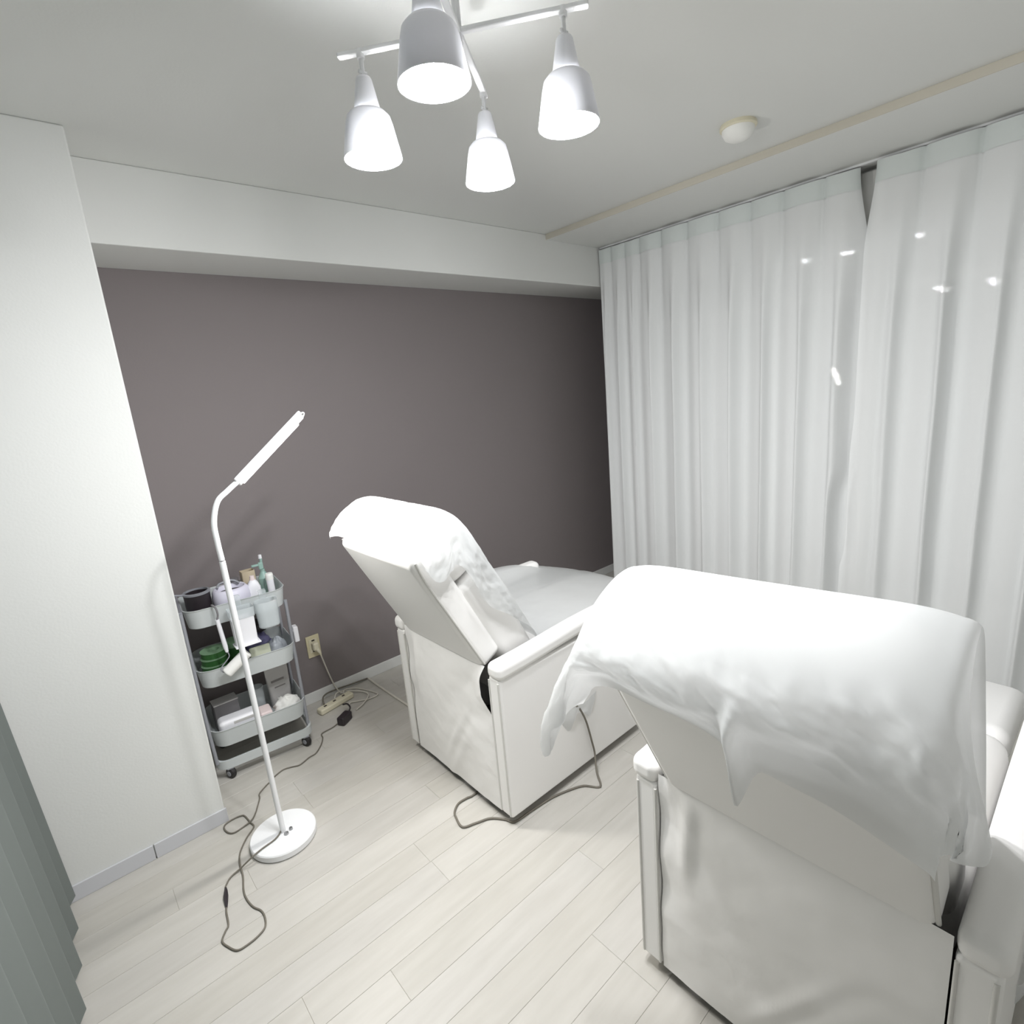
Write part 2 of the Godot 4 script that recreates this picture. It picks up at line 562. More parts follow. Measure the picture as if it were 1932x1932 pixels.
func sheer(label: String, pl: Array, side: int) -> void:
	var c := thing("sheer_curtain", label, "curtain", Transform3D(), "sheer curtains at the window")
	var n := pl.size() - 1
	var shape := func(u: float, v: float, back: float) -> Vector3:
		var y := lerpf(2.357, 0.02, u)
		var f := v * n
		var i := mini(int(f), n - 1)
		var fr := f - i
		var zz: float = lerpf(pl[i], pl[i + 1], fr)
		var p: float = pl[i + 1] - pl[i]
		# pinched at each pleat on top, rounder and freer folds below
		var top := smoothstep(0.30, 0.0, u)
		var belly := pow(sin(PI * fr), 0.55)
		var fold := sin(PI * fr)
		var wander := fine_noise.get_noise_3d(zz * 1.3, y * 0.22, 4.0 * side)
		var x := 2.957 - lerpf(0.040 * fold * fold, 0.030 * belly, top) * clampf(p / 0.15, 0.6, 1.2)
		x -= (1.0 - top) * (0.011 * sin(TAU * (2.0 * f + 0.25 * wander)) + 0.007 * sin(TAU * (f * 1.37 + 0.3 * wander) + 1.0))
		x += 0.010 * wander
		zz += (1.0 - top) * 0.018 * sin(TAU * (f + 0.15 * wander))
		# the meeting edges
		if side == 1:
			var t := smoothstep(0.93, 1.0, v)
			zz += t * (0.048 * smoothstep(0.0, 0.16, u) - 0.031 * smoothstep(0.56, 0.645, u))
			x += t * 0.012
		else:
			var t2 := smoothstep(0.10, 0.0, v)
			zz += t2 * (-0.032 * smoothstep(0.0, 0.16, u) - 0.010 * smoothstep(0.45, 0.55, u) - 0.02 * smoothstep(0.74, 0.80, u))
			x -= t2 * 0.012
		if side == 1 and v < 0.04: zz = lerpf(-2.372, zz, smoothstep(0.0, 0.04, v))
		var sag := 0.006 * sin(PI * fr) * smoothstep(0.05, 0.0, u)
		return Vector3(x + back, y - sag, zz)
	var st := mb()
	sheet(st, func(u: float, v: float) -> Vector3: return shape.call(u * u * 0.4 + u * 0.6, v, 0.0), 44, n * 16)
	obj("cloth", done(st), M["sheer curtain"], c)
	st = mb()
	sheet(st, func(u: float, v: float) -> Vector3: return shape.call(0.001 + u * 0.037, v, -0.003), 3, n * 16)
	obj("header_tape", done(st), M["curtain header"], c)
	for z: float in pl.slice(1, -1):
		st = mb()
		tube(st, smooth_path([Vector3(2.965, 2.362, z), Vector3(2.968, 2.345, z), Vector3(2.962, 2.335, z), Vector3(2.958, 2.345, z)], 3), 0.0016, 5)
		obj("hook", st, M["white metal"], c)


# ------------------------------------------------------------------ ceiling lamp
func make_ceiling_lamp() -> void:
	var t := thing("ceiling_spot_lamp", "white four armed ceiling lamp with bell shaped shades lit", "lamp", Transform3D(Basis(), Vector3(0.785, CEIL, -0.957)))
	var arm_y := 2.225 - CEIL
	var st := mb()
	lathe(st, [Vector2(0, 0), Vector2(0.058, 0), Vector2(0.058, -0.012), Vector2(0.044, -0.02), Vector2(0.042, -0.085), Vector2(0.034, -0.09), Vector2(0.034, -0.098), Vector2(0.0, -0.098)], 32)
	obj("canopy", done(st), M["white metal"], t)
	st = mb()
	tube(st, [Vector3(0, -0.09, 0), Vector3(0, arm_y - 0.016, 0)], 0.008, 12)
	lathe(st, [Vector2(0, -0.006), Vector2(0.007, -0.006), Vector2(0.009, 0.0), Vector2(0, 0)], 12, Transform3D(Basis(), Vector3(0, arm_y - 0.02, 0)))
	obj("stem", done(st), M["white metal"], t)
	st = mb()
	rbox(st, Vector3(0.062, -0.045, 0.028), Vector3(0.012, 0.07, 0.012), 0.003, 1)
	obj("pull_switch", st, M["nickel"], t)
	var u := Vector3(-0.150, 0, -0.185)
	var w := Vector3(0.185, 0, -0.150)
	st = mb()
	for d in [u, w]:
		var b := Basis(d.normalized(), Vector3.UP, d.normalized().cross(Vector3.UP))
		rbox(st, Vector3(0, arm_y, 0), Vector3(d.length() * 2.0 + 0.03, 0.010, 0.014), 0.003, 1, b)
	obj("cross_arm", st, M["white metal"], t)
	var spot: MeshInstance3D = null
	for d in [u * 0.86, u * -0.86, w * 0.95, w * -0.95]:
		var at: Vector3 = d + Vector3(0, arm_y, 0)
		if spot == null:
			st = mb()
			lathe(st, [Vector2(0.0328, -0.1098), Vector2(0.037, -0.1105), Vector2(0.045, -0.119), Vector2(0.0485, -0.132), Vector2(0.0605, -0.195), Vector2(0.0585, -0.195), Vector2(0.0465, -0.133), Vector2(0.043, -0.122), Vector2(0.0370, -0.1135), Vector2(0.0328, -0.1125), Vector2(0.0328, -0.1098)], 40, Transform3D(), false)
			spot = obj("shade", done(st), M["white lamp shade"], t)
			st = mb()
			lathe(st, [Vector2(0, -0.045), Vector2(0.0145, -0.046), Vector2(0.0165, -0.050), Vector2(0.0285, -0.112), Vector2(0.027, -0.112), Vector2(0.015, -0.052), Vector2(0.0, -0.052)], 28)
			for k in 3: tube(st, [Vector3(0.0275 * cos(k * TAU / 3), -0.1115, 0.0275 * sin(k * TAU / 3)), Vector3(0.0355 * cos(k * TAU / 3), -0.1115, 0.0355 * sin(k * TAU / 3))], 0.0016, 6)
			obj("neck", done(st), M["white lamp shade"], spot)
			st = mb()
			tube(st, [Vector3(0, -0.004, 0), Vector3(0, -0.047, 0)], 0.0045, 10)
			lathe(st, [Vector2(0, 0.005), Vector2(0.008, 0.004), Vector2(0.008, -0.012), Vector2(0, -0.014)], 14)
			tube(st, [Vector3(-0.009, -0.036, 0), Vector3(0.009, -0.036, 0)], 0.0035, 8)
			obj("swivel", done(st), M["white metal"], spot)
			st = mb()
			lathe(st, [Vector2(0.018, -0.125), Vector2(0.020, -0.150), Vector2(0.047, -0.182), Vector2(0.050, -0.190), Vector2(0.047, -0.198), Vector2(0.032, -0.204), Vector2(0.0, -0.207)], 32, Transform3D(), false)
			obj("bulb", done(st), M["lit bulb"], spot)
		else:
			var s := spot.duplicate()
			s.name = "shade"
			t.add_child(s, true)
			s.position = at
			add_lamp_light(t, at)
			continue
		spot.position = at
		add_lamp_light(t, at)

func add_lamp_light(t: Node3D, at: Vector3) -> void:
	var l := OmniLight3D.new()
	l.name = "bulb_light"
	t.add_child(l, true)
	l.position = at + Vector3(0, -0.191, 0)
	l.light_energy = 0.64
	l.light_color = Color(0.985, 0.988, 1.0)
	l.light_size = 0.035
	l.omni_range = 12.0
	l.omni_attenuation = 2.0
	l.shadow_enabled = true


# ------------------------------------------------------------------ recliners
const RECLINE := 28.0

func bk(n: float, s: float, z: float) -> Vector3:
	var a := deg_to_rad(RECLINE)
	return Vector3(n * cos(a) - s * sin(a), 0.61 + n * sin(a) + s * cos(a), z)

func make_recliners() -> void:
	var c1 := recliner("white leather recliner beside the dark wall, sheet over its seat", Vector3(1.0, 0, -1.66), true)
	var c2 := recliner("white leather recliner whose back is half covered by a crumpled sheet", Vector3(0.942, 0, -0.38), false)
	sheet_one(Vector3(1.0, 0, -1.66))
	sheet_two(Vector3(0.942, 0, -0.38))
	# cords of the chairs
	var st := mb()
	tube(st, smooth_path([Vector3(1.345, 0.335, -1.298), Vector3(1.361, 0.3136, -1.295), Vector3(1.392, 0.2443, -1.295), Vector3(1.419, 0.1374, -1.295), Vector3(1.431, 0.0798, -1.295), Vector3(1.40, 0.030, -1.262), Vector3(1.367, 0.0050, -1.219), Vector3(1.327, 0.0050, -1.269), Vector3(1.270, 0.0050, -1.295), Vector3(1.196, 0.0050, -1.316), Vector3(1.097, 0.0050, -1.326), Vector3(1.021, 0.0050, -1.333), Vector3(1.003, 0.0050, -1.367), Vector3(0.969, 0.0050, -1.411), Vector3(0.917, 0.0050, -1.433), Vector3(0.873, 0.0050, -1.455), Vector3(0.885, 0.0050, -1.513), Vector3(0.899, 0.0050, -1.538), Vector3(0.931, 0.0050, -1.559), Vector3(0.969, 0.0050, -1.558), Vector3(0.998, 0.0050, -1.552), Vector3(1.06, 0.010, -1.56)], 6), 0.0040, 8)
	var cord := obj("remote_cord", st, M["grey cord"])
	tag(cord, "thin dark cord from the recliner side pocket looping on the floor", "cord")

func recliner(label: String, at: Vector3, slit_right: bool) -> Node3D:
	var t := thing("recliner_chair", label, "chair", Transform3D(Basis(), at), "white recliner chairs")
	var white: Material = M["white leatherette"]
	var ra := deg_to_rad(RECLINE)
	var rb := Basis(Vector3(cos(ra), sin(ra), 0), Vector3(-sin(ra), cos(ra), 0), Vector3(0, 0, 1))
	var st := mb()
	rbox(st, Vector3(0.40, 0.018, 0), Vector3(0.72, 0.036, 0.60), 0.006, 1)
	obj("shadow_gap_base", st, M["dark frame"], t)  # chair base; its dark colour also paints the shadow gap under the body
	# arms: slab, pad on top, a strip at the back with piping
	for s in [-1.0, 1.0]:
		st = mb()
		rbox(st, Vector3(0.40, 0.312, s * 0.313), Vector3(0.80, 0.552, 0.062), 0.012, 3, Basis(), func(v: Vector3) -> Vector3: return v + Vector3(0, 0, s * 0.006 * (1.0 - pow(v.x / 0.41, 2.0)) * (1.0 - pow(v.y / 0.29, 2.0))), 6)
		var arm := obj("arm", st, white, t)
		st = mb()
		rbox(st, Vector3(0.405, 0.606, s * 0.317), Vector3(0.825, 0.062, 0.072), 0.024, 4, Basis(), func(v: Vector3) -> Vector3: return v + Vector3(0, 0.024 * smoothstep(-0.4, 0.1, v.x) + 0.006 * (1.0 - pow(v.z / 0.05, 2.0)), 0), 8)
		obj("arm_pad", st, white, arm)
		st = mb()
		tube(st, [Vector3(0.001, 0.045, s * 0.335), Vector3(0.001, 0.572, s * 0.335)], 0.0042, 8)
		obj("piping", st, M["white piping"], arm)
		st = mb()
		tube(st, [Vector3(0.001, 0.045, s * 0.286), Vector3(0.001, 0.572, s * 0.286)], 0.0035, 8)
		obj("piping", st, M["white piping"], arm)
		if s > 0:
			# the side pocket with its lining pulled out
			st = mb()
			sheet(st, func(u: float, v: float) -> Vector3:
				var x := lerpf(0.252, 0.478, v)
				var deep := 0.115 * pow(sin(PI * clampf(v * 0.9 + 0.05, 0, 1)), 0.6) * (0.75 + 0.35 * sin(9.0 * v))
				var mouth := pow(sin(PI * v), 0.7)
				return Vector3(x + 0.02 * (0.5 - v) * u, 0.338 - deep * u, 0.3495 + 0.024 * mouth * (1.0 - u * u) + 0.003 * sin(22.0 * v + 2.0 * u) * mouth), 10, 30)
			obj("pocket_lining", done(st), M["nonwoven sheet"], arm)
	# the lower back panel: leatherette pulled over the frame, gaping at one top corner
	st = mb()
	sheet(st, func(u: float, v: float) -> Vector3:
		var y := lerpf(0.036, 0.615, u)
		var z := lerpf(-0.279, 0.279, v)
		var gap := (1.0 if slit_right else 0.0) * smoothstep(0.66, 0.80, u) * smoothstep(1.06, 0.88, u)
		var edge := smoothstep(0.80, 1.0, v)
		z -= edge * 0.040 * gap
		var left := smoothstep(0.16, 0.0, v)
		var x := 0.004 - 0.012 * sin(PI * u) * pow(sin(PI * v), 0.7)
		x -= 0.012 * edge * gap
		# pulled folds from the lower corner and a puckered left edge
		var d := (v - 0.55) * 0.54 + (0.62 - u) * 0.36
		x -= 0.006 * exp(-pow((d - 0.11) / 0.016, 2.0)) * smoothstep(0.75, 0.3, u) * smoothstep(0.02, 0.25, u)
		x -= 0.004 * exp(-pow((d - 0.17) / 0.02, 2.0)) * smoothstep(0.65, 0.3, u)
		x -= 0.010 * exp(-pow((v - 0.10 - 0.05 * u) / 0.035, 2.0)) * smoothstep(0.45, 0.75, u) * smoothstep(1.0, 0.85, u)
		x += 0.008 * left * (0.5 + 0.5 * sin(18.0 * u)) * smoothstep(0.25, 0.5, u)
		x += 0.003 * fine_noise.get_noise_2d(y * 7.0 + at.z * 9.0, z * 5.0)
		return Vector3(x, y, z), 60, 60)
	obj("back_panel", done(st), white, t)
	# seat and leg rest
	st = mb()
	var puff := func(v: Vector3) -> Vector3: return v + Vector3(0, (0.025 if v.y > 0 else 0.0) * (1.0 - pow(v.x / 0.34, 2.0)) * (1.0 - pow(v.z / 0.27, 2.0)), 0)
	rbox(st, Vector3(0.48, 0.455, 0), Vector3(0.66, 0.18, 0.525), 0.05, 4, Basis(), puff, 6)
	obj("seat", st, white, t)
	st = mb()
	var lb := Basis(Vector3.BACK, deg_to_rad(-9))
	rbox(st, Vector3(0.99, 0.475, 0), Vector3(0.40, 0.10, 0.52), 0.04, 4, lb, func(v: Vector3) -> Vector3: return v + Vector3(0, 0.012 * sin(8.0 * v.x + 1.0), 0), 6)
	obj("leg_rest", st, white, t)
	st = mb()
	rbox(st, Vector3(0.80, 0.23, 0), Vector3(0.03, 0.38, 0.52), 0.012, 2)
	obj("front_panel", st, white, t)
	# back rest: shell, two cushions and the head cushion
	st = mb()
	rbox(st, bk(0.05, 0.235, 0), Vector3(0.10, 0.51, 0.518), 0.026, 4, rb, func(v: Vector3) -> Vector3: return v + Vector3(-0.006 * (1.0 - pow(v.y / 0.26, 2.0)) * (1.0 - pow(v.z / 0.27, 2.0)), 0, 0), 6)
	var shell := obj("backrest_shell", st, white, t)
	for s in [-1.0, 1.0]:
		st = mb()
		tube(st, smooth_path([bk(0.012, 0.0, s * 0.257), bk(0.012, 0.20, s * 0.257), bk(0.012, 0.40, s * 0.257), bk(0.020, 0.482, s * 0.258)], 4), 0.0045, 8)
		obj("piping", st, M["white piping"], shell)
	var pillow := func(v: Vector3) -> Vector3: return v + Vector3(0.012 * (1.0 - pow(v.y / 0.28, 2.0)) * signf(v.x), 0, 0.004 * signf(v.z) * (1.0 - pow(v.y / 0.28, 2.0)))
	for a in [[0.150, 0.03, 0.54]]:
		st = mb()
		rbox(st, bk(a[0], a[1], 0), Vector3(0.125, a[2], 0.512), 0.035, 4, rb, pillow, 6)
		obj("back_cushion", st, white, t)
	st = mb()
	rbox(st, bk(0.138, 0.420, 0), Vector3(0.165, 0.255, 0.515), 0.070, 5, rb, func(v: Vector3) -> Vector3: return v + Vector3(0, 0.014 * (1.0 - pow(v.z / 0.27, 2.0)), 0), 6)
	obj("head_cushion", st, white, t)
	return t

# a sheet laid over a chair: prof holds points (x, y) of its middle line, half its half width, drop(u, side) the overhang
func drape(called: String, label: String, at: Vector3, prof: Array, half_at: Callable, drop: Callable, crumple: Callable, nu: int, nv: int) -> void:
	var line := smooth_path(prof, 8)
	var st := mb()
	sheet(st, func(u: float, v: float) -> Vector3:
		var f := u * (line.size() - 1)
		var i := mini(int(f), line.size() - 2)
		var p: Vector3 = line[i].lerp(line[i + 1], f - i)
		var tn: Vector3 = (line[i + 1] - line[i]).normalized()
		var nn := Vector3(-tn.y, tn.x, 0)
		var w := v * 2.0 - 1.0
		var side := signf(w)
		var half: float = half_at.call(u, side)
		var over: float = drop.call(u, side)
		var across := absf(w) * (half + over)
		var z := minf(across, half)
		var beyond := maxf(across - half, 0.0)
		# round the edge, then hang
		var bend := minf(beyond / 0.035, 1.0)
		var out := 0.020 * sin(0.5 * PI * bend) + 0.20 * maxf(beyond - 0.035, 0.0)
		var down := 0.020 * (1.0 - cos(0.5 * PI * bend)) + 0.97 * maxf(beyond - 0.035, 0.0)
		var q := p + Vector3(0, -down, side * (z + out))
		q.y -= 0.010 * pow(z / half, 8.0)
		var k: Vector3 = crumple.call(u, w * (half + over), beyond)
		return q + nn * k.x * (1.0 - bend) + Vector3(0, k.y, side * k.x * bend + k.z), nu, nv)
	var o := thing(called, label, "sheet", Transform3D(Basis(), at), "disposable sheets on the recliners")
	obj("cloth", done(st), M["nonwoven sheet"], o)

func ridged(a: float, b: float, c: float) -> float:
	return 1.0 - 2.0 * absf(fine_noise.get_noise_3d(a, b, c) * 1.6)

func sheet_one(at: Vector3) -> void:
	var prof := []
	for p in [[0.006, 0.520], [0.012, 0.532], [0.032, 0.550], [0.07, 0.567], [0.12, 0.572], [0.175, 0.565], [0.212, 0.53], [0.228, 0.46], [0.232, 0.36], [0.236, 0.22], [0.238, 0.08], [0.240, -0.04], [0.245, -0.12]]: prof.append(bk(p[0], p[1], 0))
	for p in [[0.40, 0.590], [0.55, 0.580], [0.72, 0.570], [0.90, 0.555], [1.10, 0.525], [1.19, 0.500]]: prof.append(Vector3(p[0], p[1], 0))
	drape("disposable_sheet", "smooth white disposable sheet over the recliner beside the dark wall", at, prof,
		func(u: float, side: float) -> float: return 0.264 + (0.105 * smoothstep(0.50, 0.64, u) if side < 0 else 0.0),
		func(u: float, side: float) -> float:
			var head := smoothstep(0.08, 0.26, u) * smoothstep(0.62, 0.44, u)
			if side < 0: return 0.03 + 0.05 * head + 0.05 * smoothstep(0.55, 0.7, u)
			return 0.020 + 0.185 * head + 0.020 * sin(34.0 * u) * head,
		func(u: float, w: float, beyond: float) -> Vector3:
			var k := 0.003 * ridged(u * 9.0, w * 4.0, 1.0)
			k += 0.006 * smoothstep(0.0, 0.1, beyond) * sin(52.0 * u)
			k += 0.006 * smoothstep(0.01, 0.06, beyond) * ridged(u * 20.0, beyond * 14.0, 6.0)
			if w < -0.2 and u < 0.16: k += 0.012 * smoothstep(-0.2, -0.3, w) * smoothstep(0.16, 0.05, u)
			# the sheet is drawn up over the far arm
			var up := (0.105 * smoothstep(0.56, 0.66, u) * smoothstep(0.98, 0.80, u) + 0.080 * exp(-pow((u - 0.695) / 0.05, 2.0))) * smoothstep(-0.20, -0.29, w)
			return Vector3(k, up, -0.17 * maxf(beyond - 0.035, 0.0) * signf(w)), 140, 100)

func sheet_two(at: Vector3) -> void:
	var prof := []
	for p in [[-0.022, 0.405], [-0.030, 0.435], [-0.034, 0.472], [-0.026, 0.508], [0.0, 0.540], [0.05, 0.566], [0.11, 0.577], [0.17, 0.570], [0.214, 0.53], [0.230, 0.46], [0.234, 0.36], [0.240, 0.22], [0.242, 0.08], [0.245, -0.04]]: prof.append(bk(p[0], p[1], 0))
	drape("disposable_sheet", "crumpled white disposable sheet hanging over the recliner back with a drooping corner", at, prof,
		func(u: float, side: float) -> float: return 0.264,
		func(u: float, side: float) -> float:
			if side < 0: return 0.05 + 0.235 * exp(-pow((u - 0.27) / 0.17, 2.0))
			return 0.02 + 0.13 * exp(-pow((u - 0.32) / 0.13, 2.0)),
		func(u: float, w: float, beyond: float) -> Vector3:
			var low := smoothstep(0.40, 0.15, u)
			# soft folds that gather behind the ridge and fade downwards
			var g := smoothstep(0.10, 0.22, u) * smoothstep(0.40, 0.30, u)
			var k := 0.009 * ridged(u * 2.2 + 0.3 * sin(9.0 * w), w * 4.2 + 2.0 * u, 5.0) * g
			k += 0.004 * ridged(u * 5.0, w * 9.0 + 4.0 * u, 9.0) * g
			k += 0.006 * low * sin(15.0 * w + 4.0 * u + 1.0) + 0.003 * low * sin(31.0 * w - 6.0 * u)
			# one pinched fold that hangs down the back as a tip
			var fz := w - 0.030 - 0.05 * u
			k += 0.026 * exp(-pow(fz / 0.014, 2.0)) * smoothstep(0.30, 0.18, u)
			var dip := -0.060 * exp(-pow(fz / 0.018, 2.0)) * smoothstep(0.16, 0.0, u)
			# the far corner hangs lower, and the sheet stands higher there
			dip -= 0.055 * smoothstep(-0.05, 0.27, w) * smoothstep(0.22, 0.0, u)
			dip += 0.10 * clampf(w, -0.3, 0.3) * smoothstep(0.1, 0.3, u) * smoothstep(0.7, 0.5, u)
			k += 0.014 * smoothstep(0.02, 0.16, beyond) * sin(21.0 * u + 0.6)
			return Vector3(k, dip, -0.22 * maxf(beyond - 0.035, 0.0) if w < 0.0 else 0.0), 150, 120)


# ------------------------------------------------------------------ floor lamp
func make_floor_lamp() -> void:
	var t := thing("floor_lamp", "slim white floor lamp with bent neck and lit strip head", "lamp", Transform3D(Basis(), Vector3(0.388, 0, -1.905)))
	var st := mb()
	lathe(st, [Vector2(0, 0.002), Vector2(0.112, 0.002), Vector2(0.114, 0.006), Vector2(0.114, 0.024), Vector2(0.111, 0.028), Vector2(0.0, 0.028)], 64)
	obj("base", done(st), M["white metal"], t)
	st = mb()
	tube(st, [Vector3(0, 0.028, 0), Vector3(-0.004, 0.40, 0)], 0.0095, 14)
	tube(st, [Vector3(-0.004, 0.40, 0), Vector3(-0.012, 1.075, 0)], 0.0095, 14)
	obj("pole", st, M["white metal"], t)
	st = mb()
	tube(st, [Vector3(-0.012, 1.072, 0), Vector3(-0.012, 1.080, 0)], 0.0078, 12)
	obj("joint", st, M["nickel"], t)
	st = mb()
	tube(st, smooth_path([Vector3(-0.012, 1.079, 0), Vector3(-0.014, 1.14, 0), Vector3(-0.012, 1.205, 0), Vector3(0.010, 1.268, 0), Vector3(0.045, 1.297, 0), Vector3(0.085, 1.325, 0)], 6), 0.0088, 12)
	obj("gooseneck", st, M["white metal"], t)
	# the head: a slim bar lit along its lower side
	var a := Vector3(0.080, 1.316, 0)
	var b := Vector3(0.325, 1.514, 0)
	var d := (b - a).normalized()
	var n := (Vector3(0.45, -0.50, 0.75) - d * Vector3(0.45, -0.50, 0.75).dot(d)).normalized()
	var hb := Basis(d, -n, d.cross(-n))
	st = mb()
	rbox(st, (a + b) * 0.5 - n * 0.004, Vector3((b - a).length(), 0.012, 0.042), 0.005, 2, hb)
	var head := obj("lamp_head", st, M["white metal"], t)
	st = mb()
	rbox(st, a.lerp(b, 0.47) + n * 0.004, Vector3((b - a).length() * 0.86, 0.006, 0.036), 0.002, 1, hb)
	obj("led_diffuser", st, M["lit diffuser"], head)
	st = mb()
	var tip := []
	for k in 14: tip.append(b - d * 0.008 + d * 0.016 * cos(TAU * k / 14.0) + hb.z * 0.011 * sin(TAU * k / 14.0))
	tube(st, tip, 0.003, 6, true)
	obj("tip_ring", st, M["white metal"], head)
	st = mb()
	lathe(st, [Vector2(0, 0.036), Vector2(0.006, 0.036), Vector2(0.007, 0.028), Vector2(0, 0.028)], 14, Transform3D(Basis(), Vector3(0.024, 0, 0.012)))
	lathe(st, [Vector2(0, 0.034), Vector2(0.008, 0.034), Vector2(0.009, 0.028), Vector2(0, 0.028)], 14, Transform3D(Basis(), Vector3(0.004, 0, 0.022)))
	obj("base_screw", done(st), M["nickel"], t)
	var l := AreaLight3D.new()
	l.name = "head_light"
	t.add_child(l, true)
	l.transform = Transform3D(Basis(d, (-n).cross(d).normalized() * -1.0, -n), a.lerp(b, 0.47) + n * 0.010)
	l.area_size = Vector2(0.26, 0.034)
	l.light_energy = 1.8
	l.light_color = Color(1.0, 0.99, 0.97)
	l.shadow_enabled = true
	# its cord
	st = mb()
	tube(st, smooth_path([Vector3(0.390, 0.0500, -1.909), Vector3(0.377, 0.0340, -1.901), Vector3(0.351, 0.0320, -1.884), Vector3(0.305, 0.0320, -1.875), Vector3(0.268, 0.0320, -1.863), Vector3(0.228, 0.0100, -1.870), Vector3(0.193, 0.0035, -1.864), Vector3(0.171, 0.0035, -1.838), Vector3(0.169, 0.0035, -1.829)], 6), 0.0028, 8)
	tube(st, smooth_path([Vector3(0.151, 0.0035, -1.750), Vector3(0.146, 0.0035, -1.729), Vector3(0.139, 0.0035, -1.679), Vector3(0.126, 0.0035, -1.662), Vector3(0.111, 0.0035, -1.636), Vector3(0.119, 0.0035, -1.605), Vector3(0.136, 0.0035, -1.572), Vector3(0.162, 0.0035, -1.567), Vector3(0.195, 0.0035, -1.572), Vector3(0.220, 0.0035, -1.587), Vector3(0.230, 0.0035, -1.620), Vector3(0.229, 0.0035, -1.654), Vector3(0.215, 0.0035, -1.687), Vector3(0.208, 0.0035, -1.731), Vector3(0.210, 0.0035, -1.775), Vector3(0.225, 0.0035, -1.837), Vector3(0.230, 0.0080, -1.883), Vector3(0.240, 0.0035, -1.934), Vector3(0.256, 0.0035, -1.968), Vector3(0.286, 0.0035, -2.009), Vector3(0.321, 0.0035, -2.045), Vector3(0.318, 0.0035, -2.081), Vector3(0.313, 0.0035, -2.130), Vector3(0.303, 0.0035, -2.144), Vector3(0.277, 0.0035, -2.149), Vector3(0.247, 0.0035, -2.143), Vector3(0.236, 0.0035, -2.124), Vector3(0.241, 0.0035, -2.090), Vector3(0.257, 0.0035, -2.071), Vector3(0.287, 0.0035, -2.074), Vector3(0.322, 0.0080, -2.080), Vector3(0.345, 0.0035, -2.111), Vector3(0.366, 0.0035, -2.149), Vector3(0.387, 0.0035, -2.192), Vector3(0.395, 0.0035, -2.220), Vector3(0.432, 0.0035, -2.250), Vector3(0.456, 0.0035, -2.263), Vector3(0.480, 0.0035, -2.283), Vector3(0.519, 0.0035, -2.297), Vector3(0.552, 0.0035, -2.286), Vector3(0.583, 0.0035, -2.273), Vector3(0.632, 0.0035, -2.292), Vector3(0.665, 0.0035, -2.298), Vector3(0.707, 0.0035, -2.341), Vector3(0.734, 0.0035, -2.387), Vector3(0.745, 0.0035, -2.423), Vector3(0.800, 0.0035, -2.430), Vector3(0.830, 0.0035, -2.441)], 5), 0.0028, 8)
	var cord := obj("lamp_cord", st, M["grey cord"])
	tag(cord, "thin dark lamp cord curling over the planks from the round lamp base", "cord")
	st = mb()
	tube(st, [Vector3(0.169, 0.0035, -1.831), Vector3(0.166, 0.0055, -1.815), Vector3(0.160, 0.0078, -1.790), Vector3(0.155, 0.0055, -1.766), Vector3(0.151, 0.0035, -1.748)], 0.006, 12, false, [0.003, 0.0055, 0.0078, 0.0055, 0.003])
	obj("inline_switch", st, M["black plastic"], cord)


# ------------------------------------------------------------------ trolley and what stands on it
var TR := Transform3D(Basis(Vector3.UP, deg_to_rad(-6.0)), Vector3(0.512, 0, -2.545))

func on(x: float, y: float, z: float, turn := 0.0) -> Transform3D:
	return TR * Transform3D(Basis(Vector3.UP, turn), Vector3(x, y, z))

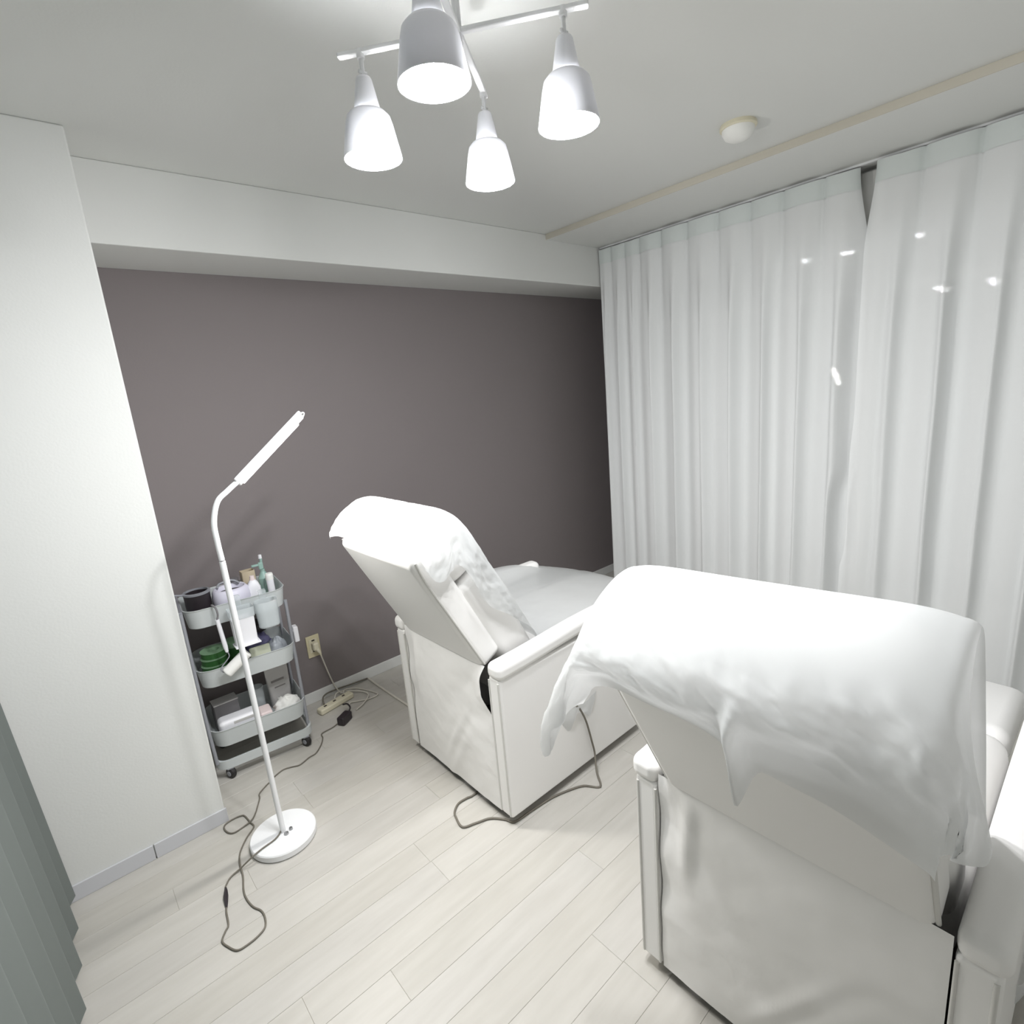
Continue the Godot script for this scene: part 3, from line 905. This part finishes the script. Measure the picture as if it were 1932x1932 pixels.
func make_trolley() -> void:
	var t := thing("utility_trolley", "grey three tier utility trolley on casters beside the white wall", "trolley", TR)
	var st: SurfaceTool
	for y in [0.692, 0.425, 0.145]:
		st = mb()
		var o := 0.085
		loft(st, [[y, 0.355, 0.255, 0.045], [y + 0.004, 0.372, 0.272, 0.055], [y + o - 0.006, 0.392, 0.292, 0.060], [y + o, 0.398, 0.298, 0.062], [y + o + 0.001, 0.392, 0.292, 0.060], [y + o - 0.004, 0.388, 0.288, 0.058], [y + 0.008, 0.366, 0.266, 0.052], [y + 0.006, 0.350, 0.250, 0.045]], Transform3D(), true, 8)
		obj("tray", done(st), M["trolley steel"], t)
	for s in [-1.0, 1.0]:
		st = mb()
		for k in [-1.0, 1.0]:
			if s > 0: tube(st, [Vector3(0.190, 0.08, k * 0.105), Vector3(0.192, 0.71, k * 0.105)], 0.0075, 10)
			else: tube(st, smooth_path([Vector3(s * 0.198, 0.08, k * 0.125), Vector3(s * 0.203, 0.30, k * 0.125), Vector3(s * 0.204, 0.60, k * 0.125), Vector3(s * 0.204, 0.775, k * 0.125)], 3), 0.0075, 10)
		if s < 0: tube(st, [Vector3(s * 0.204, 0.775, -0.125), Vector3(s * 0.204, 0.775, 0.125)], 0.0075, 10)
		obj("side_frame", st, M["trolley tube"], t)
	st = mb()
	var ring := [[0.052, 0.405, 0.300, 0.05], [0.090, 0.405, 0.300, 0.05], [0.090, 0.385, 0.280, 0.042], [0.052, 0.385, 0.280, 0.042], [0.052, 0.405, 0.300, 0.05]]
	loft(st, ring, Transform3D(), false, 8)
	obj("bottom_frame", done(st), M["trolley steel"], t)
	for p in [Vector2(-0.155, 0.135), Vector2(0.165, 0.135), Vector2(-0.155, -0.135), Vector2(0.165, -0.135)]:
		var wheel := mb()
		var ax := Basis(Vector3(0, 0, 1), PI / 2) * Basis()
		var tt := Transform3D(Basis(Vector3.UP, 0.5) * Basis(Vector3.BACK, PI / 2), Vector3(p.x, 0.024, p.y))
		lathe(wheel, [Vector2(0, -0.011), Vector2(0.020, -0.011), Vector2(0.024, -0.007), Vector2(0.024, 0.007), Vector2(0.020, 0.011), Vector2(0, 0.011)], 20, tt)
		var c := obj("caster", done(wheel), M["black rubber"], t)
		st = mb()
		lathe(st, [Vector2(0, -0.014), Vector2(0.011, -0.013), Vector2(0.012, 0.013), Vector2(0, 0.014)], 14, tt)
		rbox(st, Vector3(p.x, 0.049, p.y), Vector3(0.028, 0.010, 0.028), 0.004, 1)
		obj("caster_fork", done(st), M["trolley tube"], c)
	# the round sticker on the top tray
	var sx := Transform3D(TR.basis.inverse() * TR.basis, Vector3(0.145, 0.735, 0.1435))
	st = mb()
	lathe(st, [Vector2(0, 0.0), Vector2(0.020, 0.0), Vector2(0.020, -0.001), Vector2(0, -0.001)], 24, Transform3D(Basis(Vector3.RIGHT, PI / 2), Vector3(0.135, 0.738, 0.1455)))
	var sk := obj("sticker", done(st), M["trolley steel"], t)
	st = mb()
	rbox(st, Vector3(0.135, 0.734, 0.1462), Vector3(0.026, 0.009, 0.001), 0.0004, 1)
	rbox(st, Vector3(0.135, 0.727, 0.1462), Vector3(0.020, 0.003, 0.001), 0.0004, 1)
	obj("sticker_band", st, M["sticker pink"], sk)
	st = mb()
	lathe(st, [Vector2(0, 0), Vector2(0.007, 0), Vector2(0.007, -0.001), Vector2(0, -0.001)], 12, Transform3D(Basis(Vector3.RIGHT, PI / 2), Vector3(0.136, 0.746, 0.1465)))
	obj("sticker_dot", done(st), M["sticker dark"], sk)
	top_tray_things()
	middle_tray_things()
	bottom_tray_things()

func top_tray_things() -> void:
	var y := 0.6985
	var st := mb()
	# black warmer pot with a pale rim and lid handle
	var o := thing("wax_pot", "black round pot with pale rim on the top tray", "pot", on(-0.130, y, 0.02))
	lathe(st, [Vector2(0, 0), Vector2(0.046, 0), Vector2(0.048, 0.004), Vector2(0.050, 0.118), Vector2(0.045, 0.118), Vector2(0.043, 0.02), Vector2(0, 0.02)], 32)
	obj("body", done(st), M["black plastic"], o)
	st = mb()
	lathe(st, [Vector2(0.052, 0.116), Vector2(0.053, 0.124), Vector2(0.044, 0.126), Vector2(0.044, 0.118), Vector2(0.052, 0.116)], 32)
	tube(st, smooth_path([Vector3(-0.045, 0.121, 0.01), Vector3(-0.075, 0.132, 0.02), Vector3(-0.10, 0.140, 0.02)], 4), 0.004, 8)
	obj("rim", done(st), M["trolley tube"], o)
	# white round machine with a dark oval well
	o = thing("wax_heater", "white rounded machine with dark oval well on the top tray", "heater", on(-0.005, y, 0.03, 0.1))
	st = mb()
	loft(st, [[0.0, 0.13, 0.12, 0.05], [0.01, 0.145, 0.135, 0.06], [0.075, 0.148, 0.138, 0.062], [0.100, 0.140, 0.128, 0.06], [0.112, 0.122, 0.108, 0.05], [0.110, 0.112, 0.098, 0.047], [0.088, 0.104, 0.090, 0.044]], Transform3D(), true, 8, false)
	obj("body", done(st), M["lilac white plastic"], o)
	st = mb()
	loft(st, [[0.089, 0.100, 0.086, 0.042], [0.091, 0.098, 0.084, 0.041]], Transform3D(), true, 8)
	obj("well", done(st), M["black plastic"], o)
	st = mb()
	tube(st, smooth_path([Vector3(-0.045, 0.112, -0.02), Vector3(-0.03, 0.125, -0.035), Vector3(0.02, 0.128, -0.035), Vector3(0.045, 0.112, -0.02)], 5), 0.005, 8)
	obj("handle", st, M["trolley tube"], o)
	# beige card box
	o = thing("card_box", "beige open card box behind the white bottle", "box", on(0.085, y, -0.065, 0.1))
	st = mb()
	loft(st, [[0, 0.055, 0.045, 0.002], [0.14, 0.055, 0.045, 0.002], [0.14, 0.051, 0.041, 0.002], [0.02, 0.051, 0.041, 0.002]], Transform3D(), true, 1)
	obj("body", done(st), M["beige card"], o)
	# white bottle with sloped shoulders
	o = thing("pump_bottle", "white squat bottle standing before the beige card box", "bottle", on(0.088, y, 0.03))
	st = mb()
	loft(st, [[0, 0.050, 0.040, 0.012], [0.004, 0.054, 0.044, 0.014], [0.085, 0.054, 0.044, 0.014], [0.105, 0.040, 0.034, 0.014], [0.118, 0.022, 0.022, 0.010]], Transform3D(), true, 5, false)
	obj("body", done(st), M["white plastic"], o)
	st = mb()
	lathe(st, [Vector2(0, 0.138), Vector2(0.009, 0.136), Vector2(0.012, 0.116), Vector2(0, 0.116)], 16)
	obj("cap", done(st), M["sticker pink"], o)
	# spray bottle
	o = thing("spray_bottle", "translucent pale green spray bottle with white trigger head", "bottle", on(0.147, y, -0.045))
	st = mb()
	lathe(st, [Vector2(0, 0), Vector2(0.022, 0), Vector2(0.024, 0.004), Vector2(0.024, 0.095), Vector2(0.010, 0.125), Vector2(0.010, 0.135), Vector2(0, 0.135)], 24)
	obj("body", done(st), M["green liquid bottle"], o)
	st = mb()
	rbox(st, Vector3(-0.004, 0.152, 0), Vector3(0.020, 0.034, 0.018), 0.005, 2)
	rbox(st, Vector3(-0.026, 0.158, 0), Vector3(0.034, 0.010, 0.012), 0.003, 2)
	tube(st, [Vector3(0.0, 0.165, 0), Vector3(0.002, 0.190, 0)], 0.006, 10)
	obj("spray_head", st, M["green liquid bottle"], o)
	st = mb()
	lathe(st, [Vector2(0, 0.205), Vector2(0.007, 0.203), Vector2(0.008, 0.186), Vector2(0, 0.184)], 14)
	obj("nozzle", done(st), M["white plastic"], o)
	# white tube
	o = thing("cream_tube", "white slim tube at the end of the top tray", "tube", on(0.158, y, 0.03))
	st = mb()
	lathe(st, [Vector2(0, 0), Vector2(0.014, 0), Vector2(0.015, 0.003), Vector2(0.016, 0.12), Vector2(0.013, 0.128), Vector2(0, 0.129)], 20)
	obj("body", done(st), M["white plastic"], o)
	st = mb()
	lathe(st, [Vector2(0.0165, 0.100), Vector2(0.0168, 0.1205), Vector2(0.0140, 0.1295), Vector2(0, 0.1300)], 20)
	obj("cap", done(st), M["paper"], o)
	o = thing("jar", "grey glass jar between the machine and the beige card box", "jar", on(0.030, y, -0.085))
	st = mb()
	lathe(st, [Vector2(0, 0), Vector2(0.018, 0), Vector2(0.020, 0.004), Vector2(0.020, 0.085), Vector2(0.016, 0.095), Vector2(0.016, 0.10)], 20)
	obj("glass", done(st), M["smoked glass"], o)
	st = mb()
	lathe(st, [Vector2(0, 0.112), Vector2(0.018, 0.112), Vector2(0.018, 0.099), Vector2(0, 0.099)], 20)
	obj("lid", done(st), M["grey card"], o)
	# what hangs on the front rim
	o = thing("hanging_cup", "clear plastic cup hooked on the top tray rim", "cup", on(0.100, 0.645, 0.188))
	st = mb()
	loft(st, [[0.0, 0.075, 0.055, 0.025], [0.004, 0.084, 0.064, 0.028], [0.115, 0.092, 0.072, 0.03], [0.115, 0.088, 0.068, 0.028], [0.006, 0.080, 0.060, 0.026]], Transform3D(), true, 6)
	obj("body", done(st), M["clear plastic"], o)
	st = mb()
	rbox(st, Vector3(0, 0.128, -0.042), Vector3(0.03, 0.034, 0.004), 0.001, 1)
	rbox(st, Vector3(0, 0.145, -0.054), Vector3(0.03, 0.004, 0.026), 0.001, 1)
	obj("hook", st, M["clear plastic"], o)
	o = thing("hanging_case", "white open case hooked on the front of the top tray", "case", on(0.000, 0.600, 0.192, 0.06))
	st = mb()
	loft(st, [[0.0, 0.082, 0.048, 0.006], [0.118, 0.086, 0.052, 0.006], [0.118, 0.082, 0.048, 0.005], [0.006, 0.078, 0.044, 0.005]], Transform3D(), true, 3)
	rbox(st, Vector3(0.0, 0.003, 0.006), Vector3(0.098, 0.005, 0.070), 0.002, 1)
	obj("body", done(st), M["white plastic"], o)
	st = mb()
	loft(st, [[0.118, 0.094, 0.06, 0.006], [0.158, 0.096, 0.062, 0.006], [0.158, 0.092, 0.058, 0.005], [0.118, 0.090, 0.056, 0.005]], Transform3D(), false, 3)
	rbox(st, Vector3(0, 0.175, -0.036), Vector3(0.03, 0.05, 0.003), 0.001, 1)
	rbox(st, Vector3(0, 0.198, -0.048), Vector3(0.03, 0.003, 0.026), 0.001, 1)
	obj("collar", done(st), M["clear plastic"], o)
	o = thing("hanging_roller", "white paint roller with wire handle hooked on the top tray front", "roller", on(-0.085, 0.77, 0.178))
	st = mb()
	tube(st, smooth_path([Vector3(-0.008, 0.012, -0.04), Vector3(-0.006, 0.016, -0.02), Vector3(0.002, 0.006, -0.004), Vector3(0.004, -0.02, 0.0), Vector3(-0.002, -0.042, 0.002)], 5), 0.004, 8)
	obj("hook", st, M["grey card"], o)
	st = mb()
	tube(st, [Vector3(-0.002, -0.04, 0.002), Vector3(0.006, -0.16, 0.006), Vector3(0.008, -0.185, 0.006)], 0.008, 12, false, [0.008, 0.009, 0.006])
	obj("handle", st, M["white plastic"], o)
	st = mb()
	tube(st, smooth_path([Vector3(0.008, -0.18, 0.006), Vector3(0.012, -0.205, 0.008), Vector3(-0.006, -0.225, 0.010), Vector3(-0.026, -0.245, 0.012), Vector3(-0.022, -0.262, 0.014), Vector3(-0.006, -0.264, 0.018)], 5), 0.0024, 8)
	obj("wire", st, M["trolley tube"], o)
	st = mb()
	var a := Vector3(-0.010, -0.268, 0.022)
	var b := Vector3(0.080, -0.205, 0.022)
	var tb := Basis((b - a).cross(Vector3.BACK).normalized(), (b - a).normalized(), Vector3.BACK)
	lathe(st, [Vector2(0.010, 0.0), Vector2(0.021, 0.0), Vector2(0.023, 0.004), Vector2(0.023, 0.104), Vector2(0.020, 0.108), Vector2(0.010, 0.108), Vector2(0.010, 0.0)], 24, Transform3D(tb, a))
	obj("sleeve", done(st), M["paper"], o)

func middle_tray_things() -> void:
	var y := 0.4315
	var st: SurfaceTool
	for k in 4:
		var o := thing("tape_roll", ["bottom green tape roll of the tall pile on the middle tray", "second green tape roll of the tall pile on the middle tray", "third green tape roll of the tall pile on the middle tray", "uppermost grey edged green tape roll of the tall pile"][k], "tape roll", on(-0.125 + 0.003 * k, y + 0.031 * k, 0.03), "green tape rolls")
		st = mb()
		lathe(st, [Vector2(0.026, 0.002), Vector2(0.049, 0.002), Vector2(0.050, 0.004), Vector2(0.050, 0.027), Vector2(0.049, 0.029), Vector2(0.026, 0.029), Vector2(0.026, 0.002)], 32)
		obj("tape", done(st), M["leaf green"], o)
		st = mb()
		lathe(st, [Vector2(0.023, 0.0005), Vector2(0.052, 0.0005), Vector2(0.052, 0.003), Vector2(0.0265, 0.003), Vector2(0.0265, 0.028), Vector2(0.052, 0.028), Vector2(0.052, 0.0305), Vector2(0.023, 0.0305), Vector2(0.023, 0.0005)], 32)
		obj("core", done(st), M["pale green"], o)
	var o2 := thing("green_tin", "dark green round tin behind the paint roller", "tin", on(-0.035, y, -0.01))
	st = mb()
	lathe(st, [Vector2(0, 0), Vector2(0.038, 0), Vector2(0.040, 0.004), Vector2(0.040, 0.115), Vector2(0.036, 0.122), Vector2(0, 0.122)], 28)
	obj("body", done(st), M["leaf green"], o2)
	st = mb()
	lathe(st, [Vector2(0.041, 0.100), Vector2(0.041, 0.124), Vector2(0.036, 0.127), Vector2(0, 0.127)], 28)
	obj("lid", done(st), M["pale green"], o2)
	bag("violet_bag", "crumpled violet plastic bag on the middle tray", Vector3(0.070, y + 0.002, -0.045), Vector3(0.115, 0.115, 0.085), M["violet film"], 4)
	bag("clear_bag", "crumpled clear plastic bag beside the violet bag", Vector3(0.130, y + 0.002, 0.055), Vector3(0.085, 0.105, 0.085), M["clear film"], 8)
	bag("dark_bag", "small crumpled dark bag on top of the violet bag", Vector3(0.085, y + 0.118, -0.045), Vector3(0.09, 0.06, 0.08), M["black plastic"], 12)
	o2 = thing("straw_packet", "flat straw coloured packet leaning on the middle tray rim", "packet", TR * Transform3D(Basis(Vector3.RIGHT, -0.35), Vector3(0.055, y + 0.052, 0.098)))
	st = mb()
	rbox(st, Vector3(0, 0, 0), Vector3(0.085, 0.095, 0.014), 0.006, 3, Basis(), func(v: Vector3) -> Vector3: return v * Vector3(1, 1, 1.0 - 0.7 * pow(absf(v.y) / 0.05, 3.0)), 3)
	obj("body", st, M["straw packet"], o2)
	o2 = thing("white_clip_box", "small white plastic box clipped to the trolley side frame", "box", on(0.213, 0.505, 0.06))
	st = mb()
	rbox(st, Vector3(0.004, 0.02, 0), Vector3(0.022, 0.075, 0.040), 0.005, 2)
	obj("body", st, M["white plastic"], o2)
	st = mb()
	rbox(st, Vector3(-0.010, 0.04, 0), Vector3(0.012, 0.012, 0.03), 0.003, 1)
	obj("clip", st, M["white plastic"], o2)

func bag(called: String, label: String, at: Vector3, size: Vector3, m: Material, seed_: int) -> void:
	var o := thing(called, label, "bag", TR * Transform3D(Basis(), at))
	var st := mb()
	sheet(st, func(u: float, v: float) -> Vector3:
		var a := PI * u
		var b := TAU * v
		var d := Vector3(sin(a) * cos(b), -cos(a), sin(a) * sin(b))
		var r := 1.0 + 0.35 * fine_noise.get_noise_3d(d.x * 2.2 + seed_, d.y * 2.2, d.z * 2.2) + 0.22 * absf(fine_noise.get_noise_3d(d.x * 5.0 + seed_, d.y * 5.0, d.z * 5.0))
		if v >= 1.0 or v <= 0.0: b = 0.0
		var p := d * r
		p.y = clampf(p.y, -0.8, 1.3)
		return Vector3(p.x * size.x * 0.48, (p.y + 0.8) / 2.0 * size.y, p.z * size.z * 0.48), 18, 30)
	obj("film", done(st), m, o)

func bottom_tray_things() -> void:
	var y := 0.1515
	var st := mb()
	var o := thing("white_case", "white rounded case lying at the front of the bottom tray", "case", on(-0.085, y, 0.085, 0.02))
	rbox(st, Vector3(0, 0.052, 0), Vector3(0.155, 0.100, 0.075), 0.018, 3)
	obj("body", st, M["white plastic"], o)
	st = mb()
	rbox(st, Vector3(0.02, 0.085, 0.037), Vector3(0.08, 0.012, 0.003), 0.001, 1)
	obj("label_strip", st, M["pouch silver"], o)
	o = thing("grey_box", "grey card box standing behind the white case", "box", on(-0.115, y, -0.03, 0.1))
	st = mb()
	loft(st, [[0, 0.10, 0.07, 0.002], [0.13, 0.10, 0.07, 0.002]], Transform3D(), true, 1)
	obj("body", done(st), M["grey card"], o)
	st = mb()
	rbox(st, Vector3(0, 0.1315, 0), Vector3(0.102, 0.004, 0.072), 0.001, 1)
	obj("lid", st, M["pouch silver"], o)
	o = thing("folded_cloth", "folded pale cloth beside the white case on the bottom tray", "cloth", on(0.028, y, 0.070))
	st = mb()
	for k in 3: rbox(st, Vector3(0, 0.012 + 0.024 * k, 0), Vector3(0.058 - 0.003 * k, 0.023, 0.085), 0.010, 3)
	obj("folds", st, M["sticker pink"], o)
	o = thing("glass_beaker", "small clear glass beaker in the middle of the bottom tray", "beaker", on(0.022, y, -0.04))
	st = mb()
	lathe(st, [Vector2(0, 0), Vector2(0.026, 0), Vector2(0.028, 0.004), Vector2(0.030, 0.135), Vector2(0.028, 0.135), Vector2(0.026, 0.008), Vector2(0, 0.008)], 26)
	obj("body", done(st), M["clear plastic"], o)
	st = mb()
	lathe(st, [Vector2(0, 0.010), Vector2(0.025, 0.010), Vector2(0.026, 0.05), Vector2(0, 0.05)], 20)
	obj("content", done(st), M["smoked glass"], o)
	# refill pouch
	o = thing("refill_pouch", "pale standing refill pouch at the end of the bottom tray", "pouch", on(0.120, y, -0.045, 0.15))
	st = mb()
	loft(st, [[0, 0.085, 0.055, 0.02], [0.02, 0.092, 0.055, 0.02], [0.10, 0.100, 0.036, 0.014], [0.17, 0.106, 0.010, 0.004], [0.205, 0.106, 0.004, 0.0015]], Transform3D(), true, 5, false)
	obj("film", done(st), M["pouch silver"], o)
	st = mb()
	rbox(st, Vector3(-0.005, 0.135, 0.0125), Vector3(0.06, 0.010, 0.002), 0.0008, 1, Basis(Vector3.RIGHT, -0.18))
	rbox(st, Vector3(0.0, 0.105, 0.0180), Vector3(0.05, 0.006, 0.002), 0.0008, 1, Basis(Vector3.RIGHT, -0.18))
	obj("print", st, M["print grey"], o)
	bag("tissue_heap", "crumpled white tissue at the end of the bottom tray", Vector3(0.122, y + 0.004, 0.070), Vector3(0.115, 0.095, 0.09), M["paper"], 21)


# ------------------------------------------------------------------ outlet, plugs and cables
func make_wall_things() -> void:
	var o := thing("wall_outlet", "ivory wall outlet with plug low on the dark wall", "outlet", Transform3D(Basis(), Vector3(0.879, 0.310, DARK_Z)))
	var st := mb()
	rbox(st, Vector3(0, 0, 0.004), Vector3(0.070, 0.120, 0.008), 0.003, 2)
	obj("cover_plate", st, M["ivory plastic"], o)
	st = mb()
	rbox(st, Vector3(0, 0.004, 0.009), Vector3(0.044, 0.074, 0.004), 0.002, 1)
	obj("socket", st, M["cream plastic"], o)
	for k in [-1, 1]:
		st = mb()
		rbox(st, Vector3(0, 0.030 * k + 0.004, 0.0112), Vector3(0.016, 0.008, 0.001), 0.0004, 1)
		obj("slot", st, M["dark frame"], o)
	st = mb()
	rbox(st, Vector3(0.880, 0.318, DARK_Z + 0.030), Vector3(0.032, 0.046, 0.038), 0.010, 3)
	tube(st, smooth_path([Vector3(0.882, 0.305, DARK_Z + 0.042), Vector3(0.890, 0.285, DARK_Z + 0.052), Vector3(0.895, 0.262, DARK_Z + 0.050)], 4), 0.008, 10, false, [0.011, 0.011, 0.010, 0.009, 0.008, 0.006, 0.005, 0.004, 0.004])
	var plug := obj("plug", st, M["cream plastic"])
	tag(plug, "cream mains plug in the ivory wall outlet", "plug")
	st = mb()
	tube(st, smooth_path([Vector3(0.895, 0.262, DARK_Z + 0.050), Vector3(0.915, 0.17, DARK_Z + 0.040), Vector3(0.94, 0.075, DARK_Z + 0.025), Vector3(0.955, 0.03, DARK_Z + 0.030), Vector3(0.965, 0.012, DARK_Z + 0.055), Vector3(0.985, 0.012, DARK_Z + 0.095)], 6), 0.0038, 8)
	obj("cord", st, M["white cord"], plug)
	# power strip
	var ps := thing("power_strip", "pale power strip on the floor beneath the wall outlet", "power strip", Transform3D(Basis(Vector3.UP, 0.20), Vector3(0.90, 0, -2.612)))
	st = mb()
	rbox(st, Vector3(0, 0.016, 0), Vector3(0.20, 0.030, 0.046), 0.008, 2)
	obj("body", st, M["cream plastic"], ps)
	for k in 3:
		st = mb()
		rbox(st, Vector3(-0.06 + 0.055 * k, 0.0315, 0), Vector3(0.016, 0.002, 0.010), 0.0008, 1)
		obj("slot", st, M["dark frame"], ps)
	# black power adapter
	var ad := thing("power_adapter", "black power adapter lying on the floor near the trolley", "adapter", Transform3D(Basis(Vector3.UP, -1.02), Vector3(0.868, 0.0, -2.432)))
	st = mb()
	rbox(st, Vector3(0, 0.022, 0), Vector3(0.042, 0.042, 0.075), 0.008, 2)
	obj("body", st, M["black plastic"], ad)
	st = mb()
	tube(st, smooth_path([Vector3(0, 0.03, -0.035), Vector3(0.0, 0.045, -0.055), Vector3(-0.03, 0.050, -0.075), Vector3(-0.06, 0.040, -0.08)], 5), 0.004, 8)
	obj("lead", st, M["black plastic"], ad)
	# cables
	st = mb()
	tube(st, smooth_path([Vector3(0.840, 0.036, -2.612), Vector3(0.845, 0.045, -2.635), Vector3(0.863, 0.040, -2.677), Vector3(0.893, 0.034, -2.708), Vector3(0.928, 0.028, -2.722), Vector3(0.976, 0.024, -2.7245), Vector3(1.040, 0.018, -2.7245), Vector3(1.10, 0.014, -2.7235), Vector3(1.137, 0.012, -2.722)], 6), 0.0042, 8)
	tag(obj("dark_cable", st, M["grey cord"]), "dark grey cable lying along the white baseboard", "cable")
	st = mb()
	tube(st, smooth_path([Vector3(1.141, 0.012, -2.720), Vector3(1.143, 0.008, -2.631), Vector3(1.147, 0.007, -2.487), Vector3(1.151, 0.007, -2.367), Vector3(1.16, 0.007, -2.25), Vector3(1.20, 0.007, -2.10)], 6), 0.0055, 8)
	tag(obj("white_cable", st, M["white cord"]), "thick white cable running from the baseboard under the recliner", "cable")
	st = mb()
	tube(st, smooth_path([Vector3(0.955, 0.034, -2.632), Vector3(0.970, 0.040, -2.655), Vector3(1.006, 0.020, -2.685), Vector3(1.052, 0.006, -2.677), Vector3(1.085, 0.006, -2.600), Vector3(1.100, 0.006, -2.530), Vector3(1.045, 0.006, -2.525), Vector3(0.994, 0.006, -2.552), Vector3(0.955, 0.006, -2.566), Vector3(0.93, 0.006, -2.50), Vector3(0.905, 0.022, -2.458)], 7), 0.0035, 8)
	tube(st, smooth_path([Vector3(0.900, 0.034, -2.622), Vector3(0.925, 0.045, -2.65), Vector3(0.97, 0.030, -2.668), Vector3(1.02, 0.014, -2.655), Vector3(1.06, 0.010, -2.60), Vector3(1.055, 0.010, -2.55), Vector3(1.0, 0.010, -2.50), Vector3(0.95, 0.006, -2.48)], 7), 0.0035, 8)
	tag(obj("white_cable_loop", st, M["white cord"]), "looped white cables lying beside the black power adapter", "cable")
